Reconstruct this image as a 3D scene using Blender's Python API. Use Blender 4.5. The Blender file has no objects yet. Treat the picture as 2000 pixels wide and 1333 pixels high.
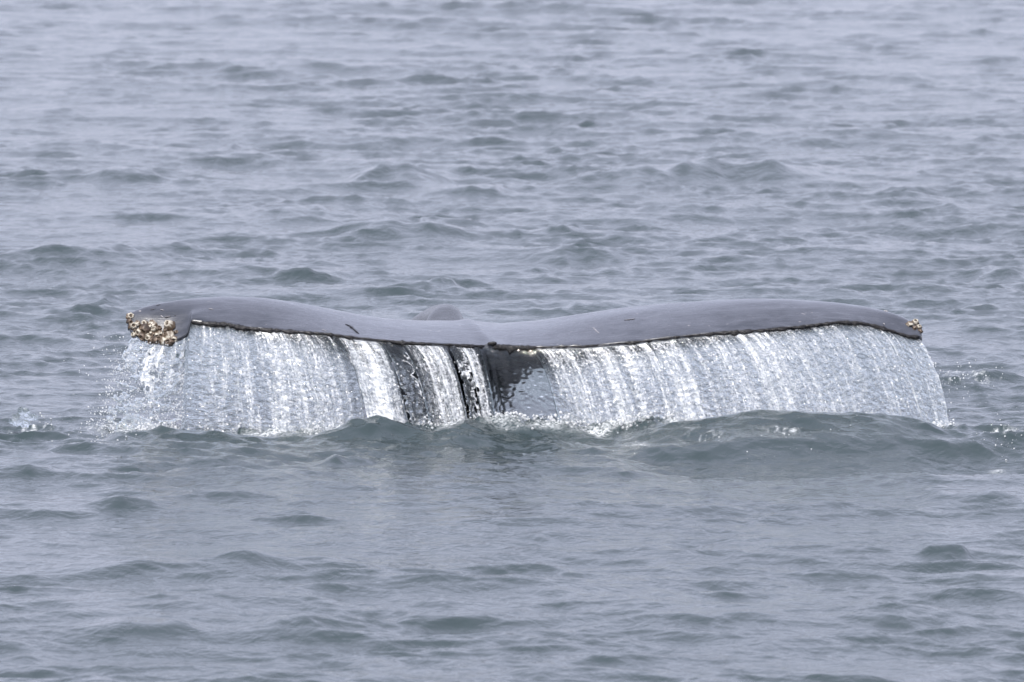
import bpy, math, random
import numpy as np
from mathutils import Vector, Matrix

C = bpy.context.scene.collection
rng = np.random.default_rng(7)
random.seed(7)

# ------------------------------------------------------------------ camera, sky, sun, exposure
FOCAL, D, H = 300.0, 48.08, 4.63
PITCH = math.radians(4.904)
cam_data = bpy.data.cameras.new('camera')
cam = bpy.data.objects.new('camera', cam_data)
C.objects.link(cam)
cam.location = (0, -D, H)
cam.rotation_euler = (math.radians(90) - PITCH, 0, 0)
cam_data.lens = FOCAL
cam_data.sensor_width = 36
cam_data.clip_start = 0.5
cam_data.clip_end = 20000
cam_data.dof.use_dof = True
cam_data.dof.focus_distance = 48.2
cam_data.dof.aperture_fstop = 8.0
bpy.context.scene.camera = cam

SUN_EL, SUN_AZ = math.radians(50), math.radians(204)      # azimuth clockwise from +Y: behind the camera, a little to the left
world = bpy.data.worlds.new('World')
bpy.context.scene.world = world
world.use_nodes = True
wn, wl = world.node_tree.nodes, world.node_tree.links
bg = wn['Background']
sky = wn.new('ShaderNodeTexSky')
sky.sky_type = 'NISHITA'
sky.sun_disc = False
sky.sun_elevation = SUN_EL
sky.sun_rotation = SUN_AZ
sky.dust_density = 3.0
sky.ozone_density = 1.5
veil = wn.new('ShaderNodeMixRGB')                           # thin even overcast over the blue
veil.inputs['Fac'].default_value = 0.80
veil.inputs['Color2'].default_value = (7.08, 7.36, 9.3, 1)
wl.new(sky.outputs[0], veil.inputs['Color1'])
wl.new(veil.outputs[0], bg.inputs['Color'])
bg.inputs['Strength'].default_value = 0.1
sl = bpy.data.lights.new('sun', 'SUN')
sl.energy = 4.4
sl.angle = math.radians(3)
sl.color = (1.0, 0.96, 0.9)
sun = bpy.data.objects.new('sun', sl)
C.objects.link(sun)
sd = Vector((math.sin(SUN_AZ) * math.cos(SUN_EL), math.cos(SUN_AZ) * math.cos(SUN_EL), math.sin(SUN_EL)))
sun.rotation_euler = sd.to_track_quat('Z', 'Y').to_euler()
vs = bpy.context.scene.view_settings
vs.view_transform = 'Standard'
vs.look = 'None'
vs.exposure = 0.44
vs.gamma = 1.0
vs.use_curve_mapping = False
cy = bpy.context.scene.cycles
cy.max_bounces = 14
cy.transmission_bounces = 12
cy.transparent_max_bounces = 12
cy.caustics_reflective = True
cy.caustics_refractive = True
cy.blur_glossy = 0.5
cy.sample_clamp_indirect = 3.0

# ------------------------------------------------------------------ measuring helpers (pixels of the 2000 x 1333 photograph)
FPX = FOCAL / 36 * 2000
cp, sp = math.cos(PITCH), math.sin(PITCH)

def at_y(px, py, Y):
    """world x, z of the point seen at pixel (px, py) on the plane y = Y"""
    px, py, Y = np.asarray(px, float), np.asarray(py, float), np.asarray(Y, float)
    a, b = (px - 1000) / FPX, -(py - 666.5) / FPX
    dy = cp + b * sp
    dz = -sp + b * cp
    t = (Y + D) / dy
    return a * t, H + dz * t

def at_sea(px, py):
    a, b = (px - 1000) / FPX, -(py - 666.5) / FPX
    dy, dz = cp + b * sp, -sp + b * cp
    t = -H / dz
    return a * t, dy * t - D

def row_of(Y, Z):
    y, z = Y + D, Z - H
    f = y * cp - z * sp
    u = y * sp + z * cp
    return 666.5 - FPX * u / f

def ss(a, b, x):
    t = np.clip((np.asarray(x, float) - a) / (b - a), 0, 1)
    return t * t * (3 - 2 * t)

TAB = np.random.default_rng(11).random((256, 256)).astype(np.float32) * 2 - 1
def vn(x, y, seed=0):
    """smooth value noise -1..1"""
    x = np.asarray(x, np.float64) + seed * 17.31
    y = np.asarray(y, np.float64) + seed * 9.77
    x, y = np.broadcast_arrays(x, y)
    xi, yi = np.floor(x).astype(int), np.floor(y).astype(int)
    fx, fy = x - xi, y - yi
    fx = fx * fx * (3 - 2 * fx)
    fy = fy * fy * (3 - 2 * fy)
    a, b = TAB[xi & 255, yi & 255], TAB[(xi + 1) & 255, yi & 255]
    c, d = TAB[xi & 255, (yi + 1) & 255], TAB[(xi + 1) & 255, (yi + 1) & 255]
    return (a * (1 - fx) + b * fx) * (1 - fy) + (c * (1 - fx) + d * fx) * fy

def fbm(x, y, seed=0, octs=3):
    s, a, n = 0, 1.0, 0
    for k in range(octs):
        s = s + a * vn(x * 2 ** k, y * 2 ** k, seed + k * 3)
        n += a
        a *= 0.55
    return s / n

def mesh_obj(name, verts, quads, mats, parent=None, attrs=None, smooth=True, tris=None):
    me = bpy.data.meshes.new(name)
    verts = np.ascontiguousarray(verts, np.float32).reshape(-1, 3)
    nq = 0 if quads is None else len(quads)
    nt = 0 if tris is None else len(tris)
    me.vertices.add(len(verts))
    me.vertices.foreach_set('co', verts.ravel())
    loops = []
    if nq: loops.append(np.asarray(quads, np.int32).ravel())
    if nt: loops.append(np.asarray(tris, np.int32).ravel())
    loops = np.concatenate(loops)
    me.loops.add(len(loops))
    me.loops.foreach_set('vertex_index', loops)
    me.polygons.add(nq + nt)
    st = np.concatenate([np.arange(nq) * 4, nq * 4 + np.arange(nt) * 3]).astype(np.int32)
    me.polygons.foreach_set('loop_start', st)
    if smooth:
        me.polygons.foreach_set('use_smooth', np.ones(nq + nt, bool))
    me.update(calc_edges=True)
    me.validate()
    for k, v in (attrs or {}).items():
        v = np.ascontiguousarray(v, np.float32)
        if v.ndim == 2:
            me.attributes.new(k, 'FLOAT_VECTOR', 'POINT').data.foreach_set('vector', v.ravel())
        else:
            me.attributes.new(k, 'FLOAT', 'POINT').data.foreach_set('value', v)
    me.materials.append(mats)
    o = bpy.data.objects.new(name, me)
    C.objects.link(o)
    if parent: o.parent = parent
    return o

def grid_quads(nr, nc, wrap=False, flip=False):
    i = np.arange(nr - 1)[:, None]
    j = np.arange(nc if wrap else nc - 1)[None, :]
    j2 = (j + 1) % nc
    a, b, c, d = i * nc + j, i * nc + j2, (i + 1) * nc + j2, (i + 1) * nc + j
    a, b, c, d = np.broadcast_arrays(a, b, c, d)
    q = np.stack([a, b, c, d], -1).reshape(-1, 4)
    return q[:, ::-1] if flip else q

def tag(o, label=None, cat=None, group=None, kind=None):
    if label: o['label'] = label
    if cat: o['category'] = cat
    if group: o['group'] = group
    if kind: o['kind'] = kind
    return o

# ------------------------------------------------------------------ materials
class NT:
    def __init__(s, name):
        s.m = bpy.data.materials.new(name)
        s.m.use_nodes = True
        s.n, s.l = s.m.node_tree.nodes, s.m.node_tree.links
        s.out = s.n['Material Output']
        s.p = s.n['Principled BSDF']
    def new(s, t, **kw):
        n = s.n.new(t)
        for k, v in kw.items():
            if k in n.inputs: n.inputs[k].default_value = v
            else: setattr(n, k, v)
        return n
    def link(s, a, b): s.l.new(a, b)
    def setin(s, sock, v):
        if hasattr(v, 'is_output'): s.link(v, sock)
        else: sock.default_value = v
    def math(s, op, a, b=0.0, clamp=False):
        n = s.n.new('ShaderNodeMath'); n.operation = op; n.use_clamp = clamp
        s.setin(n.inputs[0], a); s.setin(n.inputs[1], b)
        return n.outputs[0]
    def mapr(s, v, a, b, c=0.0, d=1.0):
        n = s.n.new('ShaderNodeMapRange')
        s.setin(n.inputs[0], v)
        for i, x in enumerate((a, b, c, d)): n.inputs[i + 1].default_value = x
        return n.outputs[0]
    def attr(s, name, out='Fac'):
        n = s.n.new('ShaderNodeAttribute'); n.attribute_name = name
        return n.outputs[out]
    def scale(s, vec, v3):
        n = s.n.new('ShaderNodeVectorMath'); n.operation = 'MULTIPLY'
        s.link(vec, n.inputs[0]); n.inputs[1].default_value = v3
        return n.outputs[0]
    def noise(s, vec, scale, detail=2.0, rough=0.5, dist=0.0):
        n = s.n.new('ShaderNodeTexNoise')
        s.link(vec, n.inputs['Vector'])
        n.inputs['Scale'].default_value = scale
        n.inputs['Detail'].default_value = detail
        n.inputs['Roughness'].default_value = rough
        n.inputs['Distortion'].default_value = dist
        return n.outputs['Fac']
    def mixc(s, f, a, b):
        n = s.n.new('ShaderNodeMixRGB')
        s.setin(n.inputs[0], f)
        for k, v in ((1, a), (2, b)):
            if hasattr(v, 'is_output'): s.link(v, n.inputs[k])
            else: n.inputs[k].default_value = (*v, 1)
        return n.outputs[0]
    def bump(s, h, strength, distance):
        n = s.n.new('ShaderNodeBump')
        s.link(h, n.inputs['Height'])
        n.inputs['Strength'].default_value = strength
        n.inputs['Distance'].default_value = distance
        return n.outputs[0]
    def mixs(s, f, a, b):
        n = s.n.new('ShaderNodeMixShader')
        s.setin(n.inputs[0], f); s.link(a, n.inputs[1]); s.link(b, n.inputs[2])
        return n.outputs[0]

def sea_material():
    t = NT('sea_water')
    geo = t.new('ShaderNodeNewGeometry').outputs['Position']
    foam = t.attr('foam')
    fine = t.noise(geo, 60, 3, .6)
    t.p.inputs['IOR'].default_value = 1.333
    f = t.math('MULTIPLY', foam, t.mapr(fine, .35, .62), True)
    t.link(t.mixc(f, (0.031, 0.045, 0.0495), (0.75, 0.78, 0.8)), t.p.inputs['Base Color'])
    t.link(t.mapr(f, 0, 1, 0.085, 0.5), t.p.inputs['Roughness'])
    rip = t.noise(t.scale(geo, (1, .8, 1)), 14, 4, .55, .4)
    rip2 = t.noise(t.scale(geo, (1, .6, 1)), 5, 3, .6, .8)
    t.link(t.bump(t.math('ADD', rip, t.math('MULTIPLY', rip2, 1.8)), 0.42, 0.022), t.p.inputs['Normal'])
    return t.m

def curtain_material():
    t = NT('falling_water')
    flow = t.attr('flow', 'Vector')
    dens = t.attr('froth')
    st = t.noise(t.scale(flow, (1, .04, 1)), 34, 3, .6)              # long threads
    st2 = t.noise(t.scale(flow, (1, .10, 1)), 110, 2, .6)
    fl = t.noise(t.scale(flow, (1, .75, 1)), 130, 4, .7, 1.2)        # torn flecks
    fl2 = t.noise(t.scale(flow, (.6, 1.3, 1)), 75, 3, .65, 2.0)      # ripples across the fall
    s = t.math('ADD', t.math('MULTIPLY', st, 1.0), t.math('MULTIPLY', st2, .8))
    s = t.math('ADD', s, t.math('MULTIPLY', fl, 1.8))
    s = t.math('ADD', t.math('SUBTRACT', s, .3), t.math('MULTIPLY', fl2, 1.3))
    s = t.math('ADD', s, dens)
    f = t.mapr(s, 2.31, 2.95)
    nrm = t.bump(fl2, 0.7, 0.006)
    t.link(t.math('MULTIPLY', t.attr('turbulence'), .7), nrm.node.inputs['Strength'])
    nrm2 = t.bump(t.math('ADD', fl, fl2), 0.3, 0.004)
    glass = t.new('ShaderNodeBsdfGlass', IOR=1.333, Roughness=0.03)
    glass.inputs['Color'].default_value = (.97, .99, .99, 1)
    t.link(nrm, glass.inputs['Normal'])
    dif = t.new('ShaderNodeBsdfDiffuse'); dif.inputs['Color'].default_value = (.76, .785, .82, 1)
    tra = t.new('ShaderNodeBsdfTranslucent'); tra.inputs['Color'].default_value = (.86, .88, .9, 1)
    glo = t.new('ShaderNodeBsdfGlossy', Roughness=.12); glo.inputs['Color'].default_value = (1, 1, 1, 1)
    for b in (dif, glo): t.link(nrm2, b.inputs['Normal'])
    foam = t.mixs(.10, t.mixs(.12, dif.outputs[0], tra.outputs[0]), glo.outputs[0])
    t.link(t.mixs(t.math('MULTIPLY', f, .9), glass.outputs[0], foam), t.out.inputs['Surface'])
    return t.m

def droplet_material():
    t = NT('water_droplets')
    glass = t.new('ShaderNodeBsdfGlass', IOR=1.333, Roughness=0.05)
    dif = t.new('ShaderNodeBsdfDiffuse'); dif.inputs['Color'].default_value = (.88, .9, .92, 1)
    t.link(t.mixs(.4, glass.outputs[0], dif.outputs[0]), t.out.inputs['Surface'])
    return t.m

def skin_material(name, c1, c2, rough, bump=.25, coat=.22, wet=.85):
    t = NT(name)
    co = t.new('ShaderNodeTexCoord').outputs['Object']
    n1 = t.noise(t.scale(co, (1, 2.2, 3)), 5, 5, .6, .6)
    n2 = t.noise(t.scale(co, (1, .35, 1)), 90, 3, .65)
    lines = t.noise(t.scale(co, (.25, 1.6, 5)), 22, 4, .6, 1.5)
    col = t.mixc(t.mapr(n1, .35, .7), c1, c2)
    scar = t.mapr(t.noise(t.scale(co, (.5, 1.2, 2)), 19, 2, .5, 2.5), .735, .76)
    col = t.mixc(scar, col, (.32, .30, .31))
    t.link(col, t.p.inputs['Base Color'])
    t.link(t.mapr(lines, .3, .7, rough * .6, rough * 1.35), t.p.inputs['Roughness'])
    h = t.math('ADD', n2, t.math('ADD', t.math('MULTIPLY', lines, 1.5), t.math('MULTIPLY', n1, 3.0)))
    t.link(t.bump(h, bump, .006), t.p.inputs['Normal'])
    t.p.inputs['IOR'].default_value = 1.40
    t.p.inputs['Coat Weight'].default_value = wet
    t.link(t.mapr(n1, .35, .65, coat * .5, coat * 1.4), t.p.inputs['Coat Roughness'])
    t.p.inputs['Coat IOR'].default_value = 1.36
    t.p.inputs['Coat Roughness'].default_value = coat
    return t.m

M_sea, M_fall, M_drop = sea_material(), curtain_material(), droplet_material()
M_skin = skin_material('wet_whale_skin', (.024, .028, .038), (.060, .065, .083), .38)
M_edge = skin_material('black_edge_skin', (.006, .006, .007), (.014, .013, .015), .42, .8, coat=.35, wet=.25)
M_stock = skin_material('stock_skin', (.018, .020, .024), (.036, .038, .045), .30, wet=.28)

def barnacle_material(name, c1, c2):
    t = NT(name)
    co = t.new('ShaderNodeTexCoord').outputs['Object']
    n = t.noise(t.scale(co, (1, 1, .6)), 1.5, 5, .65, .5)
    z = t.new('ShaderNodeSeparateXYZ'); t.link(co, z.inputs[0])
    h = t.math('ADD', t.mapr(n, .3, .7, -.75, .65), t.mapr(z.outputs['Z'], .1, .8))  # pale rim, darker base; patches also imitate lit tops and shaded lower sides
    t.link(t.mixc(t.mapr(h, .4, 1.0), c1, c2), t.p.inputs['Base Color'])
    t.p.inputs['Roughness'].default_value = .4
    t.link(t.bump(n, .8, .004), t.p.inputs['Normal'])
    return t.m
M_barn = barnacle_material('barnacle_shell', (.085, .06, .04), (.42, .39, .33))
M_barn_dark = barnacle_material('barnacle_brown', (.035, .024, .017), (.13, .095, .07))
M_white = barnacle_material('scar_white', (.35, .33, .34), (.55, .52, .53))

# ------------------------------------------------------------------ the sea
# crest line of the waves that roll in front of the whale (pixels)
CR = np.array([(-400, 868), (0, 862), (190, 858), (235, 843), (330, 842), (440, 845), (520, 859), (600, 849), (680, 822), (740, 813), (790, 824),
               (850, 838), (885, 822), (908, 816), (960, 834), (1060, 851), (1180, 856), (1250, 843), (1330, 822), (1450, 808), (1550, 804),
               (1650, 809), (1750, 815), (1800, 827), (1850, 843), (1920, 838), (2000, 834), (2400, 850)], float)
YC = -0.45
CRX, CRZ = at_y(CR[:, 0], CR[:, 1], YC)
# single waves that stand out: pixel of the crest centre, half width px, height m, half depth m
BUMPS = [(770, 352, 62, .17, .9), (1470, 345, 95, .14, .9), (1310, 350, 70, .12, .9), (1190, 352, 60, .10, .8), (790, 460, 95, .13, .8), (915, 382, 50, .10, .7),
         (170, 505, 110, .11, .8), (860, 562, 40, .07, .35), (590, 545, 60, .07, .4), (1090, 458, 25, .06, .3), (1770, 378, 35, .07, .5), (1120, 505, 60, .06, .4),
         (1170, 606, 65, .06, .35), (1890, 742, 95, .07, .35), (600, 412, 45, .07, .5), (240, 350, 45, .08, .7), (1960, 535, 50, .07, .4), (1910, 982, 110, .06, .35),
         (330, 1118, 190, .04, .4), (560, 1105, 120, .035, .3), (270, 1235, 110, .03, .3), (620, 1225, 110, .03, .3), (470, 292, 25, .08, .5), (190, 586, 40, .05, .3),
         (1850, 1085, 45, .035, .2), (250, 992, 60, .035, .2), (680, 905, 45, .035, .18), (930, 955, 80, .02, .2), (1900, 420, 60, .06, .5), (1500, 345, 30, .05, .4), (40, 925, 60, .03, .25)]
NW = 270
lam = np.exp(math.log(.09) + rng.random(NW) ** 1.2 * math.log(50))
ang = rng.normal(0, 1.0, NW) * np.where(lam < 1, .72, .6) + math.radians(262)                      # crests mostly roll towards the camera
wk = 2 * math.pi / lam
wkx, wky = wk * np.cos(ang), wk * np.sin(ang)
wph = rng.uniform(0, 2 * math.pi, NW)
SL = .0160 * rng.uniform(.5, 1.5, NW) * np.where(lam > 1.2, .50, 1.0) * np.where(lam > .6, .72, 1.0) * np.where(lam < .6, 1.38, 1.0) * np.where(lam > 1.2, 1.15, 1.0)
wamp = SL / wk

def calm(x, y):
    """how rough the short waves are at a place: slick in front of and around the whale, gust patches elsewhere"""
    g = .95 + .25 * vn(x * .22, y * .10, 3) + .35 * vn(x * .9, y * .5, 8) + .45 * vn(x * 2.4, y * 1.3, 12)
    g = np.clip(g, .25, 2)
    slick = .62 + .38 * ss(-2.6, .5, y) + .28 * ss(-5, -9, y) + .35 * np.exp(-((y + .6) / .7) ** 2)
    return g * slick

def features(x, y):
    zc = np.interp(x, CRX, CRZ) + .006 * vn(x * 6, 0 * x, 15)
    right = ss(.5, 1.0, x)
    sf = .24 + .50 * right
    dy = y - (YC + .05 * vn(x * 1.5, 0 * x, 5))
    z = zc * np.where(dy > 0, np.exp(-(dy / .26) ** 2), np.exp(-(np.abs(dy) / sf) ** 1.45))
    z = z - .09 * right * np.exp(-((y + 1.75) / .55) ** 2) * (1 - ss(3.2, 5, x))
    # shorter folds riding on the near face
    z = z + .030 * right * np.exp(-((y + .9) / .45) ** 2) * vn(x * 2.6 + y * 1.2, y * 3.6 - x * .8, 9)
    z = z + .010 * np.exp(-((y + .9) / .6) ** 2) * vn(x * 5 + y * 3, y * 6 + x, 14)
    # water heaped up where the middle of the curtain lands
    z = z + .075 * ss(-.25, .0, x) * (1 - ss(.85, 1.3, x)) * np.exp(-((y + .16) / .13) ** 2) * (1 + .5 * vn(x * 5, y * 3, 19))
    z = z + .0055 * np.exp(-((y + .8) / .8) ** 2) * fbm(x * 11 + y * 5, y * 14 - x * 3, 18, 2)
    for (px, py, hw, hh, hd) in BUMPS:
        if py > 900: hh = hh * 1.6
        elif py < 520: hh, hw = hh * .92, hw * 1.4
        bx, by = at_sea(px, py)
        s = hw / FPX * (by + D)
        m = (np.abs(x - bx) < 3.2 * s) & (np.abs(y - by) < 4 * hd)
        if not m.any(): continue
        xx, yy = x[m] - bx, y[m] - by
        w = 1 + .25 * vn(xx / s * 1.7, yy * 2, int(px) % 17)
        yy = yy + .25 * hd * vn(xx / s * 1.3, 0 * xx, int(py) % 13)
        prof = np.where(yy > 0, np.exp(-(yy / (hd * 1.1)) ** 2), np.exp(-np.abs(yy / (hd * .55)) ** 1.7))
        z[m] += .8 * hh * w * np.exp(-np.abs(xx / s) ** 3.4) * prof * (1 + .25 * vn(xx / s * 3.1, yy * 3, int(px) % 11))
    return z

ROUGH = [(50, 838, 70, .30), (195, 834, 45, .30), (1890, 745, 75, .55), (1965, 862, 60, .25), (1530, 868, 60, .12), (820, 452, 60, .5), (930, 830, 40, .2), (1380, 870, 60, .12), (240, 850, 30, .15)]
def rough_mask(x, y):
    m = 0 * x
    for (px, py, hw, hd) in ROUGH:
        bx, by = at_sea(px, py)
        m = np.maximum(m, np.exp(-((x - bx) / (hw / FPX * (by + D))) ** 2 - ((y - by) / hd) ** 2))
    return m
def churn_mask(x, y):
    m = ss(-2.45, -2.15, x) * (1 - ss(2.45, 2.6, x)) * ss(-.42, -.22, y) * (1 - ss(.18, .5, y))
    return m

def sea_height(x, y, fade=None, gerst=True):
    x, y = np.asarray(x, np.float64), np.asarray(y, np.float64)
    h = np.zeros(x.shape); dx = np.zeros(x.shape); dyy = np.zeros(x.shape)
    front_ = ss(-1.8, -4.0, y)
    near_ = np.exp(-(x / 3.0) ** 4) * np.exp(-((y + .2) / 1.0) ** 2)
    c = calm(x, y)
    wx_ = x + .10 * vn(x * 1.1, y * .8, 61) + .03 * vn(x * 4, y * 3, 62)       # bend the crests so that none runs straight
    wy_ = y + .16 * vn(x * .9, y * .7, 63) + .05 * vn(x * 3.3, y * 2.6, 64)
    for i in range(NW):
        a = wamp[i] * (1 - (.38 * front_ if lam[i] < .3 else 0)) * (1 - (.88 if lam[i] > .6 else .1) * near_) * (c if lam[i] < 1.3 else (.5 + .5 * c))
        if fade is not None: a = a * fade[i]
        p = wkx[i] * wx_ + wky[i] * wy_ + wph[i]
        cs = np.cos(p)
        h += a * cs
        if gerst:
            sn = np.sin(p)
            dx -= a * math.cos(ang[i]) * sn * 1.0
            dyy -= a * math.sin(ang[i]) * sn * 1.0
    h += features(x, y)
    cm = churn_mask(x, y)
    ch = .020 * fbm(x * 16, y * 9, 21, 3) + .010 * vn(x * 55, y * 26, 4)
    h += cm * ch * 1.2
    h += rough_mask(x, y) * (.014 * fbm(x * 13, y * 7, 25, 3) + .006 * vn(x * 45, y * 20, 26))
    return h, dx, dyy

# rows by distance, columns by direction; coarse beyond the frame, out to the horizon
def pixrow_dist(r):
    b = -(r - 666.5) / FPX
    return H / (sp - b * cp) * (cp + b * sp)
near_rows = np.linspace(6, pixrow_dist(1460), 30)[:-1]
rr = []
r = 1460.0
while r > -90:
    rr.append(r)
    dist = pixrow_dist(r)
    r -= .82 if -.7 < dist - D < .6 else 1.45
dense = pixrow_dist(np.array(rr))
far = dense[-1] + (np.exp(np.linspace(0, 1, 60)[1:] * math.log(9000.0)) - 1)
dist = np.concatenate([near_rows, dense, far])
half = 1000 / FPX
cd = np.linspace(-1.12, 1.12, 790) * half
e = np.concatenate([np.linspace(1.125, 1.9, 70)[:-1] * half, np.exp(np.linspace(math.log(1.9 * half), math.log(2.2), 30))])
cols = np.concatenate([-e[::-1], cd, e])
XX, YY = cols[None, :] * dist[:, None], np.repeat(dist[:, None] - D, len(cols), 1)
dyr = np.gradient(dist)
dxr = np.gradient(cols)
fade = []
for i in range(NW):
    ly = lam[i] / max(abs(math.sin(ang[i])), 1e-3)
    lx = lam[i] / max(abs(math.cos(ang[i])), 1e-3)
    fy_ = ss(1.7, 2.8, ly / dyr)[:, None]
    fx_ = ss(2.2, 4.0, lx / (dxr[None, :] * dist[:, None]))
    fade.append((fy_ * fx_).astype(np.float32))
hh, ddx, ddy = sea_height(XX, YY, fade)
fm = churn_mask(XX, YY) * np.clip(.25 + 1.5 * fbm(XX * 6, YY * 5, 33, 3), 0, 1)
def foam_patch(px, py, wx, wy, amt):
    bx, by = at_sea(px, py)
    g = np.exp(-((XX - bx) / wx) ** 2 - ((YY - by) / wy) ** 2)
    return amt * g * np.clip(.6 + 1.2 * fbm(XX * 14, YY * 8, int(px) % 29, 3), 0, 1.3)
fm = fm + foam_patch(1970, 860, .05, .10, 1.3) + foam_patch(1950, 895, .04, .08, .6) + foam_patch(1245, 872, .06, .10, .9) + foam_patch(930, 825, .10, .2, .8) \
     + foam_patch(600, 848, .2, .2, .4)
fm = fm + .7 * ss(.45, .95, rough_mask(XX, YY) * (.55 + 1.1 * fbm(XX * 34, YY * 15, 41, 3)))
fm = np.clip(fm, 0, 1)
P = np.stack([XX + ddx, YY + ddy, hh], -1)
q = grid_quads(len(dist), len(cols))
sea = mesh_obj('sea_surface', P, q, M_sea, attrs={'foam': fm.ravel()})
tag(sea, 'choppy grey green sea with soft ripples running to the top of the picture', kind='structure')

# ------------------------------------------------------------------ the whale
whale = bpy.data.objects.new('humpback_whale', None)
whale.location = (-.1, .6, 0)
C.objects.link(whale)
tag(whale, 'dark grey whale diving away, wide tail flukes with barnacled tips raised above the sea', 'whale')
WL = np.array(whale.location)

TOP = np.array([(249, 614), (254, 608), (270, 601), (300, 592), (350, 585), (420, 580), (500, 582), (560, 590), (620, 602), (700, 617), (760, 624), (820, 627),
                (900, 627), (950, 629.5), (1000, 630), (1060, 625.5), (1100, 619), (1150, 611), (1220, 601), (1300, 593), (1400, 587), (1480, 584), (1560, 585),
                (1640, 590), (1700, 598), (1750, 610), (1780, 623), (1795, 636), (1801, 648)], float)
BOT = np.array([(249, 632), (256, 648), (275, 660), (300, 668), (330, 670), (344, 664), (362, 655), (368, 648), (373, 627), (400, 631), (440, 632), (480, 640),
                (560, 646), (640, 652), (700, 660), (780, 668), (860, 672), (900, 674), (944, 676), (952, 673), (966, 676), (1040, 678), (1140, 676),
                (1240, 668), (1320, 658), (1400, 650), (1480, 645), (1560, 638), (1640, 628), (1680, 630), (1712, 636), (1740, 645), (1775, 656), (1801, 658)], float)
N, MT, MB = 640, 34, 18
PX = np.concatenate([[249], np.linspace(250.5, 1799.5, N - 2), [1801]])
prow_t, prow_b = np.interp(PX, TOP[:, 0], TOP[:, 1]), np.interp(PX, BOT[:, 0], BOT[:, 1])
k = np.ones(9) / 9                                                    # round the measured outline a little
pt = np.convolve(np.pad(prow_t, 4, 'edge'), k, 'valid')
e_ = np.minimum(1, np.minimum(np.arange(N), np.arange(N)[::-1]) / 8)
prow_t = prow_t * (1 - e_) + pt * e_
xm = (PX - 955) / 345.0
span = np.where(xm < 0, xm / ((249 - 955) / 345.0), xm / ((1801 - 955) / 345.0))
chord = .12 + .98 * np.clip(1 - span ** 1.8, 0, 1) ** .9
yt = .04 - .10 * np.sin(np.clip(span, 0, 1) * math.pi) + .10 * span ** 2 + .05 * np.exp(-(xm / .10) ** 2)
fx, zb = at_y(PX, prow_b, yt)
zb = zb + .004 * vn(PX / 14, 0 * PX, 2)
s = np.linspace(0, 1, MT) ** 1.15
g = np.where(s < .72, np.sin(math.pi / 2 * s / .72) ** .9, 1 - .75 * ((s - .72) / .28) ** 2)
keel_x = -.13 - .17 * s                                               # raised keel running forward from the notch
Yt = yt[:, None] + chord[:, None] * s[None, :]
keel = (.012 * np.exp(-((fx[:, None] - keel_x[None, :]) / .05) ** 2) * ss(0, .25, s)[None, :]
        - .007 * np.exp(-((fx[:, None] + .07) / .05) ** 2) * ss(0, .2, s)[None, :])
zs = zb.copy()
for _ in range(3): zs = np.convolve(np.pad(zs, 12, 'edge'), np.ones(25) / 25, 'valid')
bl = ss(0, .35, s)[None, :]
ZB = zb[:, None] * (1 - bl) + zs[:, None] * bl                        # the step at the tip's edge dies out over the blade
lo, hi = np.zeros(N), np.full(N, .8)
for _ in range(24):
    mid = (lo + hi) / 2
    Z = ZB + mid[:, None] * g[None, :]
    top = row_of(Yt, Z).min(1)
    hi = np.where(top < prow_t, mid, hi); lo = np.where(top < prow_t, lo, mid)
rise = (lo + hi) / 2
rise = rise * (1 - e_) + np.convolve(np.pad(rise, 4, 'edge'), k, 'valid') * e_
Z = ZB + rise[:, None] * g[None, :] + keel
XS = fx[:, None] + (-(xm * chord)[:, None] * .05) * (s[None, :] ** 1.5)       # chords lean in towards the stock
Z = Z + .005 * fbm(XS * 2.2, Yt * 3.5, 6, 3) * ss(0, .2, s)[None, :]
thick = (.05 + .17 * np.clip(1 - span ** 1.2, 0, 1))
sb = np.linspace(1, 0, MB + 2)[1:-1]
Yb = yt[:, None] + chord[:, None] * sb[None, :]
gi = np.array([np.interp(sb, s, Z[i]) for i in range(N)])
Zb = gi - .012 - thick[:, None] * (np.sin(math.pi * sb ** .8)[None, :]) ** .8
XB = fx[:, None] + (-(xm * chord)[:, None] * .05) * (sb[None, :] ** 1.5)
VX, VY, VZ = np.concatenate([XS, XB], 1), np.concatenate([Yt, Yb], 1), np.concatenate([Z, Zb], 1)
V = np.stack([VX, VY, VZ], -1)
nc = MT + MB
q = grid_quads(N, nc, wrap=True, flip=True)
Vall = V.reshape(-1, 3)
ends = np.array([V[0].mean(0), V[-1].mean(0)])
Vall = np.concatenate([Vall, ends])
i0, i1 = N * nc, N * nc + 1
tris = [(i0, j, (j + 1) % nc) for j in range(nc)] + [(i1, (N - 1) * nc + (j + 1) % nc, (N - 1) * nc + j) for j in range(nc)]
fl = mesh_obj('tail_flukes', Vall - WL, q, M_skin, whale, tris=np.array(tris)[:, ::-1])

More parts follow.
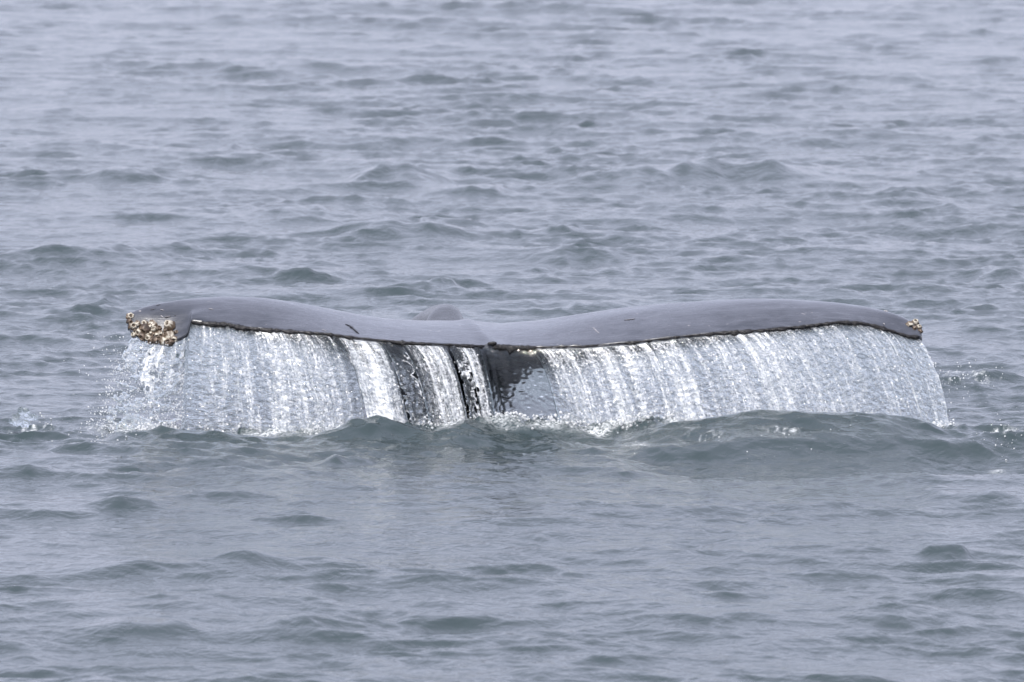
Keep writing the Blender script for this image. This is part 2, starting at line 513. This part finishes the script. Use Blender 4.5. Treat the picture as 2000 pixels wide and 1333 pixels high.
# knobbly black trailing edge, left and right of the notch
def edge_tube(pa, pb, rad_pts, seed):
    n = int((pb - pa) / 2.2)
    px = np.linspace(pa, pb, n)
    yy = np.interp(px, PX, yt)
    x, z = at_y(px, np.interp(px, BOT[:, 0], BOT[:, 1]), yy)
    r = np.interp(px, [a for a, b in rad_pts], [b for a, b in rad_pts])
    kn = np.abs(vn(px / 13, 0 * px, seed)) * 1.3 + .5 * np.abs(vn(px / 5, 0 * px, seed + 1)) + .35
    r = 1.3 * r * kn * (.75 + .5 * vn(px / 45, 0 * px, seed + 5)) * ss(0, 6, np.arange(n)) ** .5 * ss(0, 6, np.arange(n)[::-1]) ** .5 + .0008
    m = 10
    a = np.arange(m) / m * 2 * math.pi
    jit = 1 + .3 * vn(px[:, None] / 6, a[None, :] * 1.3, seed + 2)
    X = x[:, None] + 0 * a[None, :]
    Y = yy[:, None] + r[:, None] * np.cos(a)[None, :] * jit * .8 + .004
    Zz = z[:, None] - r[:, None] * .55 + r[:, None] * np.sin(a)[None, :] * jit
    v = np.stack([X, Y, Zz], -1)
    return mesh_obj('trailing_edge', v.reshape(-1, 3) - WL, grid_quads(n, m, wrap=True), M_edge, whale)
edge_tube(371, 948, [(371, .022), (392, .016), (400, .013), (470, .013), (490, .007), (660, .007), (780, .007), (860, .008), (880, .014), (948, .013)], 40)
edge_tube(960, 1798, [(960, .02), (1035, .014), (1050, .005), (1300, .006), (1400, .011), (1500, .014), (1620, .013), (1700, .014), (1750, .018), (1798, .014)], 50)

def lump(name, c, r, mat, seed, parent=whale, n=14, m=20, amp=.25):
    th = np.linspace(.02, math.pi - .02, n)[:, None]; ph = (np.arange(m) / m * 2 * math.pi)[None, :]
    k_ = 1 + amp * vn(th * 1.6 + seed, np.cos(ph) * 1.5 + 3, seed) + amp * .5 * vn(np.sin(ph) * 3 + 5, th * 3, seed + 1)
    v = np.stack([c[0] + r[0] * k_ * np.sin(th) * np.cos(ph), c[1] + r[1] * k_ * np.sin(th) * np.sin(ph), c[2] + r[2] * k_ * np.cos(th) * np.ones_like(ph)], -1)
    return mesh_obj(name, v.reshape(-1, 3) - (WL if parent else 0), grid_quads(n, m, wrap=True, flip=True), mat, parent)

nx, nz = at_y(961, 674, -.0)
lump('notch_shade_lump', (nx, float(np.interp(958, PX, yt)) - .004, nz), (.030, .012, .010), M_edge, 3)  # solid dark lump stands in for the shade inside the cleft
# tail stock: from under the flukes forward, over a knuckle behind them and down into the sea
path = [(-.13, .22, .43, .12, .04), (-.16, .45, .39, .30, .09), (-.33, .85, .27, .36, .21), (-.44, 1.3, .15, .35, .26), (-.45, 1.9, .06, .30, .27), (-.43, 2.6, .03, .22, .28),
        (-.41, 3.3, 0, .115, .20), (-.41, 3.6, 0, .118, .22), (-.48, 4.1, .05, .2, .30), (-.60, 4.8, -.25, .30, .42), (-.8, 6.0, -1.1, .5, .6)]
pp = np.array(path, float)
for i in (6, 7):
    _, zt = at_y(862, 594, pp[i, 1])
    pp[i, 2] = zt - pp[i, 4]
tt = np.arange(len(pp)); ts = np.linspace(0, len(pp) - 1, 90)
def cub(col):
    out = np.interp(ts, tt, col)
    kk = np.ones(7) / 7
    return np.convolve(np.pad(out, 3, 'edge'), kk, 'valid')
sx, sy, sz, sw, sh = [cub(pp[:, i]) for i in range(5)]
a = np.arange(40) / 40 * 2 * math.pi
ca, sa = np.cos(a), np.sin(a)
X = sx[:, None] + sw[:, None] * np.sign(ca) * np.abs(ca) ** .85 * (1 + .12 * ca) + .012 * vn(sy[:, None] * 5, a[None] * 1.2, 7)
Y = sy[:, None] + 0 * a[None]
Zs = sz[:, None] + sh[:, None] * sa[None] + .012 * vn(sy[:, None] * 4, np.cos(a)[None] * 3, 8)
v = np.stack([X, Y, Zs], -1)
mesh_obj('tail_stock', v.reshape(-1, 3) - WL, grid_quads(90, 40, wrap=True, flip=False), M_stock, whale)
# healed scar on the left fluke and small white scratches
def on_fluke(px, py):
    """surface point of the upper side seen at a pixel"""
    i = int(np.argmin(np.abs(PX - px)))
    rows = row_of(V[i, :MT, 1], V[i, :MT, 2])
    j = int(np.argmin(np.where(np.arange(MT) <= int(np.argmin(rows)), np.abs(rows - py), 1e9)))
    return V[i, j]
def ridge(pts, w, mat, name):
    P_ = [on_fluke(*p) for p in pts]
    n = 16
    t_ = np.linspace(0, 1, n)
    c = np.stack([np.interp(t_, np.linspace(0, 1, len(P_)), [p[k] for p in P_]) for k in range(3)], -1)
    m = 8
    b = np.arange(m) / m * 2 * math.pi
    r = w * np.sin(np.clip(t_, .04, .96) * math.pi) ** .6 * (1 + .35 * vn(t_ * 7, t_ * 0, 3))
    v = np.stack([c[:, 0, None] + r[:, None] * np.cos(b), c[:, 1, None] + 2.2 * r[:, None] * np.cos(b + .8), c[:, 2, None] + .55 * r[:, None] * np.sin(b) + .001], -1)
    return mesh_obj(name, v.reshape(-1, 3) - WL, grid_quads(n, m, wrap=True), mat, whale)
tag(ridge([(671, 634), (682, 638), (690, 645), (700, 653)], .007, M_edge, 'scar'), 'dark raised scar slanting across the left fluke')
for (pa, pb, w) in [((1222, 626), (1246, 623), .0035), ((1736, 602), (1744, 607), .005), ((290, 606), (298, 603), .003), ((309, 606), (316, 607), .0032),
                    ((318, 622), (330, 619), .0045), ((311, 618), (316, 620), .003), ((404, 603), (414, 606), .0025), ((1160, 640), (1172, 652), .0015),
                    ((300, 597), (306, 596), .0025), ((338, 616), (341, 618), .002), ((1480 + 916 / 3.7, 632), (1480 + 925 / 3.7, 634), .003), ((628, 645), (638, 646), .002)]:
    ridge([pa, pb], w, M_white, 'white_scratch')

# barnacles
def barnacle_meshes(mat, seed):
    n = 18
    a = np.arange(n) / n * 2 * math.pi
    prof = [(1.12, 0), (1.06, .18), (.92, .45), (.74, .72), (.58, .90), (.44, .86), (.38, .60)]
    k_ = 1 + .10 * np.cos(a * 6 + seed) + .05 * np.cos(a * 9 + seed * 2)
    v = np.array([[(r * k_[i] * math.cos(a[i]), r * k_[i] * math.sin(a[i]), z * (1 + .06 * math.cos(a[i] * 3 + seed))) for i in range(n)] for r, z in prof])
    me = mesh_obj('barnacle', v.reshape(-1, 3), grid_quads(len(prof), n, wrap=True), mat)
    rr_ = [(.39, .58), (.24, .70), (.05, .62)]
    v2 = np.array([[(r * math.cos(b), r * math.sin(b), z + .06 * math.cos(2 * b)) for b in a] for r, z in rr_])
    me2 = mesh_obj('opening', v2.reshape(-1, 3), grid_quads(3, n, wrap=True), M_barn_dark)
    d = (me.data, me2.data)
    bpy.data.objects.remove(me); bpy.data.objects.remove(me2)
    return d
BM = [barnacle_meshes(M_barn, 1), barnacle_meshes(M_barn, 2.3), barnacle_meshes(M_barn, 4), barnacle_meshes(M_barn_dark, 1.4)]
BL = [(254, 619, 9, 0), (252, 629, 7, 3), (259, 639, 10, 1), (270, 633, 9, 0), (283, 633, 9, 2), (272, 650, 9, 1), (285, 644, 10, 3), (301, 633, 10, 0), (302, 645, 9, 1),
      (279, 657, 8, 3), (291, 661, 9, 1), (303, 664, 9, 3), (312, 652, 9, 0), (333, 639, 10, 2), (331, 655, 10, 0), (319, 666, 9, 1), (332, 669, 8, 3), (306, 655, 7, 2),
      (294, 651, 7, 0), (320, 656, 7, 3), (344, 650, 5, 3), (264, 645, 7, 3), (278, 641, 6, 3), (294, 640, 7, 1), (310, 643, 6, 3), (300, 655, 7, 3), (325, 647, 6, 3), (286, 652, 6, 0), (312, 662, 7, 3),
      (296, 666, 6, 3), (340, 662, 6, 0), (262, 655, 6, 2),
      (1777, 634, 9, 0), (1788, 631, 8, 1), (1786, 641, 7, 3), (1795, 640, 6, 2), (1798, 647, 6, 3)]
for (px, py, r, k_) in BL:
    i = int(np.argmin(np.abs(PX - px)))
    rows = row_of(V[i, :MT, 1], V[i, :MT, 2])
    yb_ = float(np.interp(py, rows[:int(np.argmin(rows)) + 1][::-1], V[i, :int(np.argmin(rows)) + 1, 1][::-1]))
    x, z = at_y(px, py, yb_ - .005)
    R = r * random.uniform(.8, 1.2) * (1 if px < 1000 else .85) / 345.0
    if px > 1000: px, py = px - 3, py + 4
    b = bpy.data.objects.new('barnacle', BM[k_][0])
    op = bpy.data.objects.new('opening', BM[k_][1])
    C.objects.link(b); C.objects.link(op)
    b.parent = whale; op.parent = b
    side = -1 if px < 1000 else 1
    nrm = Vector((side * (.35 + random.uniform(-1.0, .8)), -1, .25 + random.uniform(-1.2, 1.0) - (.3 if py > 650 else 0))).normalized()
    b.rotation_mode = 'QUATERNION'
    b.rotation_quaternion = nrm.to_track_quat('Z', 'Y') @ Matrix.Rotation(random.uniform(0, 6.28), 3, 'Z').to_quaternion()
    b.location = Vector((float(x), yb_ + .004, float(z))) - Vector(WL)
    b.scale = (R * random.uniform(.8, 1.2), R * random.uniform(.75, 1.1), R * random.uniform(.9, 1.5))
    if k_ == 3: b['label'] = 'dark brown barnacle'

# ------------------------------------------------------------------ falling water
# how far each thread drifts sideways while it falls, and how white it is (by pixel along the trailing edge)
DRIFT = [(255, -62), (300, -40), (350, -12), (372, -8), (450, 25), (560, 50), (700, 62), (780, 66), (900, 45), (960, 30), (1035, 62), (1200, 62), (1400, 85), (1560, 100), (1700, 92), (1800, 60)]
DENS = [(255, .02), (300, .05), (345, .12), (362, .05), (372, -.25), (385, -.12), (395, .16), (430, .10), (470, .10), (500, .20), (560, .22), (600, .27), (618, .12), (625, -.05), (638, .12), (648, -.25), (658, -.3),
        (664, .42), (672, .30), (700, .36), (732, .46), (738, -.1), (745, -.4), (779, -.4), (790, -.05), (805, .12), (822, .38), (858, .44), (866, -.35), (880, -.35), (895, -.05), (905, .28), (922, .24),
        (932, -.3), (1030, -.55), (1038, -.1), (1060, .15), (1100, .26), (1200, .27), (1300, .24), (1400, .22), (1560, .22), (1640, .17), (1700, .10), (1760, .08), (1780, .22), (1800, .34)]
def curtain(name, pa, pb, label, seed, ragged=0.0, edge_l=.3, edge_r=.3, thick=1.0, ripple=1.0, dmul=1.0, cat='falling water', thread=1.0, squig=.22, yoff=0.0, fall_end=-.10):
    du = 1.75
    n = max(12, int((pb - pa) / du))
    px = np.linspace(pa, pb, n)
    yy = np.interp(px, PX, yt) - .002 + yoff
    x0, z0 = at_y(px, np.interp(px, BOT[:, 0], BOT[:, 1]) + 1, yy)
    z0 = z0 - .012
    m = 106
    f = np.linspace(0, 1, m)[None, :]
    fall = (z0[:, None] - fall_end) * f
    v0 = .35
    full = z0 - fall_end
    tm = (-v0 + np.sqrt(v0 * v0 + 2 * 9.81 * fall)) / 9.81
    tf = ((-v0 + np.sqrt(v0 * v0 + 2 * 9.81 * full)) / 9.81)[:, None]
    tr = tm / tf
    u = px[:, None] / 345.0 + 0 * f
    dx = np.interp(px, [a for a, b in DRIFT], [b for a, b in DRIFT])[:, None] / 345.0
    drift = dx * tr * 1.08
    wob = .012 * vn(u * 9, fall * 2.5, seed) * tr + .004 * vn(u * 30, fall * 12, seed + 1) * tr
    X = x0[:, None] + drift + wob
    Zc = z0[:, None] - fall
    # folds that run down the fall, and ripples across it
    fold = .016 * vn(u * 21, fall * .9, seed + 2) + .008 * vn(u * 52, fall * 2.2, seed + 3)
    rp = .0055 * vn(u * 70 + 6 * vn(u * 9, fall * 4, 3), fall * 110, seed + 4) + .006 * vn(u * 30, fall * 45 + 3 * vn(u * 20, fall * 3, 5), seed + 5)
    Yf = yy[:, None] + .006 - .13 * tr + fold * tr ** .6 + ripple * rp * tr ** .7
    th = thick * (.0035 + .0025 * vn(u * 25, fall * 5, seed + 6) + .002 * vn(u * 60, fall * 80, seed + 7))
    th = np.clip(th, .0008, 1)
    dens = np.interp(px, [a for a, b in DENS], [b for a, b in DENS])[:, None] * dmul + .10 * vn(u * 14, fall * 1.0, seed + 8) - .03 * tr
    wu = u + .006 * vn(u * 15, fall * 6, seed + 13)
    thr = (1 - np.abs(vn(wu * 16, fall * .7, seed + 14))) ** 9 + .7 * (1 - np.abs(vn(wu * 37, fall * 1.4, seed + 15))) ** 10
    thr = thr * (.25 + 1.1 * ss(-.35, .5, vn(u * 3.7, fall * .5, seed + 21)))
    sq = (1 - np.abs(vn(wu * 38 + 1.5 * vn(u * 11, fall * 9, 31), fall * 52 + 2 * vn(u * 14, fall * 6, 30), seed + 22))) ** 6
    dens = dens + squig * sq * ss(.02, .12, f)
    dens = dens + .34 * thread * thr * (.6 + .4 * vn(u * 12, fall * 9, seed + 16)) + .13 * vn(wu * 24, fall * .8, seed + 17) - .04
    dens = dens - .40 * (ss(960, 1060, px) * (1 - ss(1330, 1450, px)))[:, None] * ss(.66, .84, f + .06 * vn(u * 9, fall * 9, 77))
    dens = dens + .14 * ss(.80, 1.0, f) * vn(u * 20, fall * 14, seed + 9)
    # cover: tear the sheet towards its sides and near its foot
    su = (px - pa) / 345.0; sv = (pb - px) / 345.0
    cover = 1.0 - ragged * (.35 + .65 * tr) * (.5 + .5 * vn(u * 28, fall * 30, seed + 10) + .6 * vn(u * 70, fall * 55, seed + 11))
    el = np.clip(su[:, None] / .045, 0, 1) * 1.0; er = np.clip(sv[:, None] / .045, 0, 1)
    tear = .5 + .5 * vn(u * 40, fall * 22, seed + 12)
    cover = cover - edge_l * (1 - el) * tear - edge_r * (1 - er) * tear
    dens = dens + (.45 if ragged < .7 else .12) * (1 - ss(.0, .30, cover - .5)) * (.7 + .5 * vn(u * 60, fall * 60, seed + 18))
    th = th * (1 + 1.2 * (1 - ss(0, .25, cover - .5)))
    front = np.stack([X, Yf - th, Zc], -1); back = np.stack([X, Yf + th, Zc], -1)
    keep = (cover[:-1, :-1] > .5) & (cover[1:, 1:] > .5)
    qf = grid_quads(n, m)
    kf = keep.reshape(-1)
    NV = n * m
    q1 = qf[kf]
    q2 = (qf[kf] + NV)[:, ::-1]
    # side walls wherever the sheet has a border
    kp = np.pad(keep, 1)
    walls = []
    idx = np.arange(NV).reshape(n, m)
    I, J = np.nonzero(keep)
    for (di, dj, a0, b0) in ((-1, 0, (0, 0), (0, 1)), (1, 0, (1, 1), (1, 0)), (0, -1, (1, 0), (0, 0)), (0, 1, (0, 1), (1, 1))):
        mk = ~kp[I + 1 + di, J + 1 + dj]
        a_, b_ = idx[I[mk] + a0[0], J[mk] + a0[1]], idx[I[mk] + b0[0], J[mk] + b0[1]]
        walls.append(np.stack([a_, b_, b_ + NV, a_ + NV], -1))
    Q = np.concatenate([q1, q2] + walls)
    VV = np.concatenate([front.reshape(-1, 3), back.reshape(-1, 3)])
    flow = np.stack([u, fall, np.full_like(u, seed * .37)], -1).reshape(-1, 3)
    flow = np.concatenate([flow, flow + [0, 0, .03]])
    de = np.tile(dens.ravel(), 2)
    used = np.unique(Q)
    remap = np.full(len(VV), -1); remap[used] = np.arange(len(used))
    o = mesh_obj(name, VV[used], remap[Q], M_fall, attrs={'flow': flow[used], 'froth': de[used], 'turbulence': np.full(len(used), min(1.0, ripple))})
    return tag(o, label, cat, 'sheets of water pouring off the flukes')
curtain('water_curtain', 262, 364, 'misty pale spray falling from under the barnacled left tip of the flukes', 1, ragged=.85, edge_l=.8, edge_r=.4, thick=.7)
curtain('water_curtain', 366, 662, 'broad rippled sheet of water pouring from the left fluke beside the barnacled tip', 2, ragged=.12, edge_l=.2, edge_r=.5)
curtain('water_curtain', 664, 739, 'narrow white sheet of water with a sharp right edge falling below the dark scar', 3, ragged=.05, edge_l=.1, edge_r=.15)
curtain('water_curtain', 740, 780, 'torn thin net of water threads over the dark gap between two white sheets', 4, ragged=.45, edge_l=.4, edge_r=.4, thread=.8, squig=.85)
curtain('water_curtain', 779, 866, 'bright white slanting sheet of water left of the dark middle gap', 5, ragged=.10, edge_l=.4, edge_r=.15)
curtain('water_curtain', 874, 900, 'thin broken threads of water right beside the slanting white sheet', 6, ragged=.45, thread=.7, squig=.85, edge_l=.5, edge_r=.5)
curtain('water_curtain', 900, 934, 'slim white strand of water just left of the clear middle pane', 7, ragged=.25, edge_l=.5, edge_r=.3)
curtain('water_curtain', 932, 1040, 'smooth clear pane of water under the notch with dark tail behind it', 8, ragged=0, edge_l=0, edge_r=0, ripple=.15, thick=.8, thread=0, squig=0)
curtain('water_curtain', 1036, 1797, 'longest white curtain of water streaming from the whole right fluke', 9, ragged=.10, edge_l=.3, edge_r=.85)

# ------------------------------------------------------------------ droplets and splashes
t_ = (1 + 5 ** .5) / 2
ICO = np.array([(-1, t_, 0), (1, t_, 0), (-1, -t_, 0), (1, -t_, 0), (0, -1, t_), (0, 1, t_), (0, -1, -t_), (0, 1, -t_), (t_, 0, -1), (t_, 0, 1), (-t_, 0, -1), (-t_, 0, 1)]) / math.hypot(1, t_)
IF = np.array([(0, 11, 5), (0, 5, 1), (0, 1, 7), (0, 7, 10), (0, 10, 11), (1, 5, 9), (5, 11, 4), (11, 10, 2), (10, 7, 6), (7, 1, 8), (3, 9, 4), (3, 4, 2), (3, 2, 6), (3, 6, 8), (3, 8, 9),
               (4, 9, 5), (2, 4, 11), (6, 2, 10), (8, 6, 7), (9, 8, 1)])
def drops(name, pts, rad, label, stretch=1.3, cat=None, mat=None):
    n = len(pts)
    v = ICO[None] * rad[:, None, None] * rng.uniform(.75, 1.25, (n, 12, 1))
    v[:, :, 2] *= rng.uniform(1, stretch, (n, 1))
    v = v + pts[:, None, :]
    f = IF[None] + (np.arange(n) * 12)[:, None, None]
    o = mesh_obj(name, v.reshape(-1, 3), None, mat or M_drop, tris=f.reshape(-1, 3))
    return tag(o, label, cat, kind='stuff')
def px_pts(px, py, y):
    x, z = at_y(px, py, y)
    return np.stack([x, y, z], -1)
def rad(n, lo=.0012, hi=.006):
    return lo * .8 + (hi * 1.3 - lo) * rng.random(n) ** 5.5
# left spray
n = 4200
f = rng.random(n) ** .75
px0 = rng.uniform(255, 368, n)
sp_ = np.abs(rng.normal(0, 1, n))
px = px0 + np.interp(px0, [250, 300, 350], [-62, -40, -10]) * np.sqrt(f) * rng.uniform(.8, 1.2, n) - np.where(px0 < 285, sp_ * 22 * f, 0)
drops('spray_droplets', px_pts(px, 665 + 182 * f, rng.uniform(-.22, .1, n)), rad(n, .001, .004), 'fine white spray drifting down from the barnacled left tip')
n = 420
px = 250 - np.abs(rng.normal(0, 45, n)); py = rng.uniform(650, 850, n)
drops('spray_droplets', px_pts(px, py, rng.uniform(-.2, .4, n)), rad(n, .001, .004), 'scattered single drops flying over the sea left of the spray')
# drops thrown in front of the sheets
n = 3000
px0 = rng.uniform(370, 1800, n); f = rng.random(n) ** .8
keepm = ~((px0 > 930) & (px0 < 1040) & (f < .8))
px0, f = px0[keepm], f[keepm]; n = len(f)
px = px0 + np.interp(px0, [a for a, b in DRIFT], [b for a, b in DRIFT]) * np.sqrt(f)
rowt = np.interp(px0, BOT[:, 0], BOT[:, 1]) + 11
drops('water_droplets', px_pts(px, rowt + (845 - rowt) * f, -.12 * np.sqrt(f) - rng.uniform(.01, .09, n)), rad(n, .0012, .0055), 'glinting drops breaking away in front of the white water sheets')
# foot of the falls
n = 8000
px = rng.uniform(215, 1860, n)
y = rng.normal(-.12, .09, n)
kp_ = rng.random(n) < np.clip(.35 + 1.1 * vn(px / 38, 0 * px, 70) + .5 * vn(px / 11, 0 * px, 71), .06, 1)
px, y = px[kp_], y[kp_]; n = len(px)
x = (px - 1000) / 345.0
hs, _, _ = sea_height(x, y, gerst=False)
up = np.abs(rng.normal(0, .022, n)) * np.where((px > 935) & (px < 1040), .5, 1)
drops('splash_foam', np.stack([x, y, hs + up], -1), rad(n, .0015, .0085), 'boiling white and grey splashes where the sheets hit the sea', 1.1)
# right of the curtain
n = 260
px = rng.uniform(1835, 2000, n); py = np.where(rng.random(n) < .5, rng.normal(738, 16, n), rng.uniform(700, 860, n))
px = 1835 + (px - 1835) * rng.random(n) ** .5
drops('spray_droplets', px_pts(px, py, rng.uniform(-.2, .6, n)), rad(n, .001, .004), 'sparse drops flying right of the long curtain')
# glints and bubbles on the big near wave
def surf_drops(name, cx, cy, sxp, syp, n, lo, hi, label):
    X_, Y_ = [], []
    for _ in range(n):
        a_, b_ = at_sea(random.gauss(cx, sxp), random.gauss(cy, syp))
        X_.append(a_); Y_.append(b_)
    X_, Y_ = np.array(X_), np.array(Y_)
    h_, _, _ = sea_height(X_, Y_, gerst=False)
    return drops(name, np.stack([X_, Y_, h_ + .001], -1), rad(n, lo * .7, hi * .6), label, 1.0)
surf_drops('water_bubbles', 1520, 875, 90, 10, 60, .002, .007, 'few bright bubbles near the crest of the big dark wave')
surf_drops('water_bubbles', 1970, 868, 30, 12, 110, .002, .008, 'white foam flecks at the right end of the near wave')
surf_drops('water_bubbles', 1240, 875, 18, 6, 50, .002, .006, 'small white foam streak at the left foot of the near wave')
surf_drops('water_bubbles', 920, 835, 25, 6, 120, .002, .008, 'white foam below the slanting sheet left of the middle')
surf_drops('water_bubbles', 190, 850, 40, 12, 160, .002, .008, 'churned foam flecks at the left foot of the spray')

# glassy splash at the far left
def splash(name, px, py, w, h, Y, label, seed):
    x, z = at_y(px, py, Y)
    root = lump(name, (float(x), Y, float(z) + h * .25), (w, w * .7, h), M_fall, seed, None, 40, 60, .45)
    me = root.data
    n_ = len(me.vertices)
    co = np.empty(n_ * 3); me.vertices.foreach_get('co', co); co = co.reshape(-1, 3)
    d = fbm(co[:, 0] * 40, co[:, 2] * 50 + co[:, 1] * 30, seed, 3)
    cen = np.array([float(x), Y, float(z)])
    co = co + (co - cen) * d[:, None] * .5
    me.vertices.foreach_set('co', co.ravel())
    me.attributes.new('flow', 'FLOAT_VECTOR', 'POINT').data.foreach_set('vector', co.ravel().astype(np.float32))
    me.attributes.new('turbulence', 'FLOAT', 'POINT').data.foreach_set('value', np.full(n_, 1.0, np.float32))
    me.attributes.new('froth', 'FLOAT', 'POINT').data.foreach_set('value', np.full(n_, -.05, np.float32))
    return tag(root, label, 'splash')
splash('water_splash', 45, 820, .060, .040, -.1, 'small glassy dome of splashing water at the left edge of the picture', 5)
surf_drops('water_bubbles', 60, 822, 40, 5, 150, .002, .009, 'foam and bubbles round the small splash at far left')
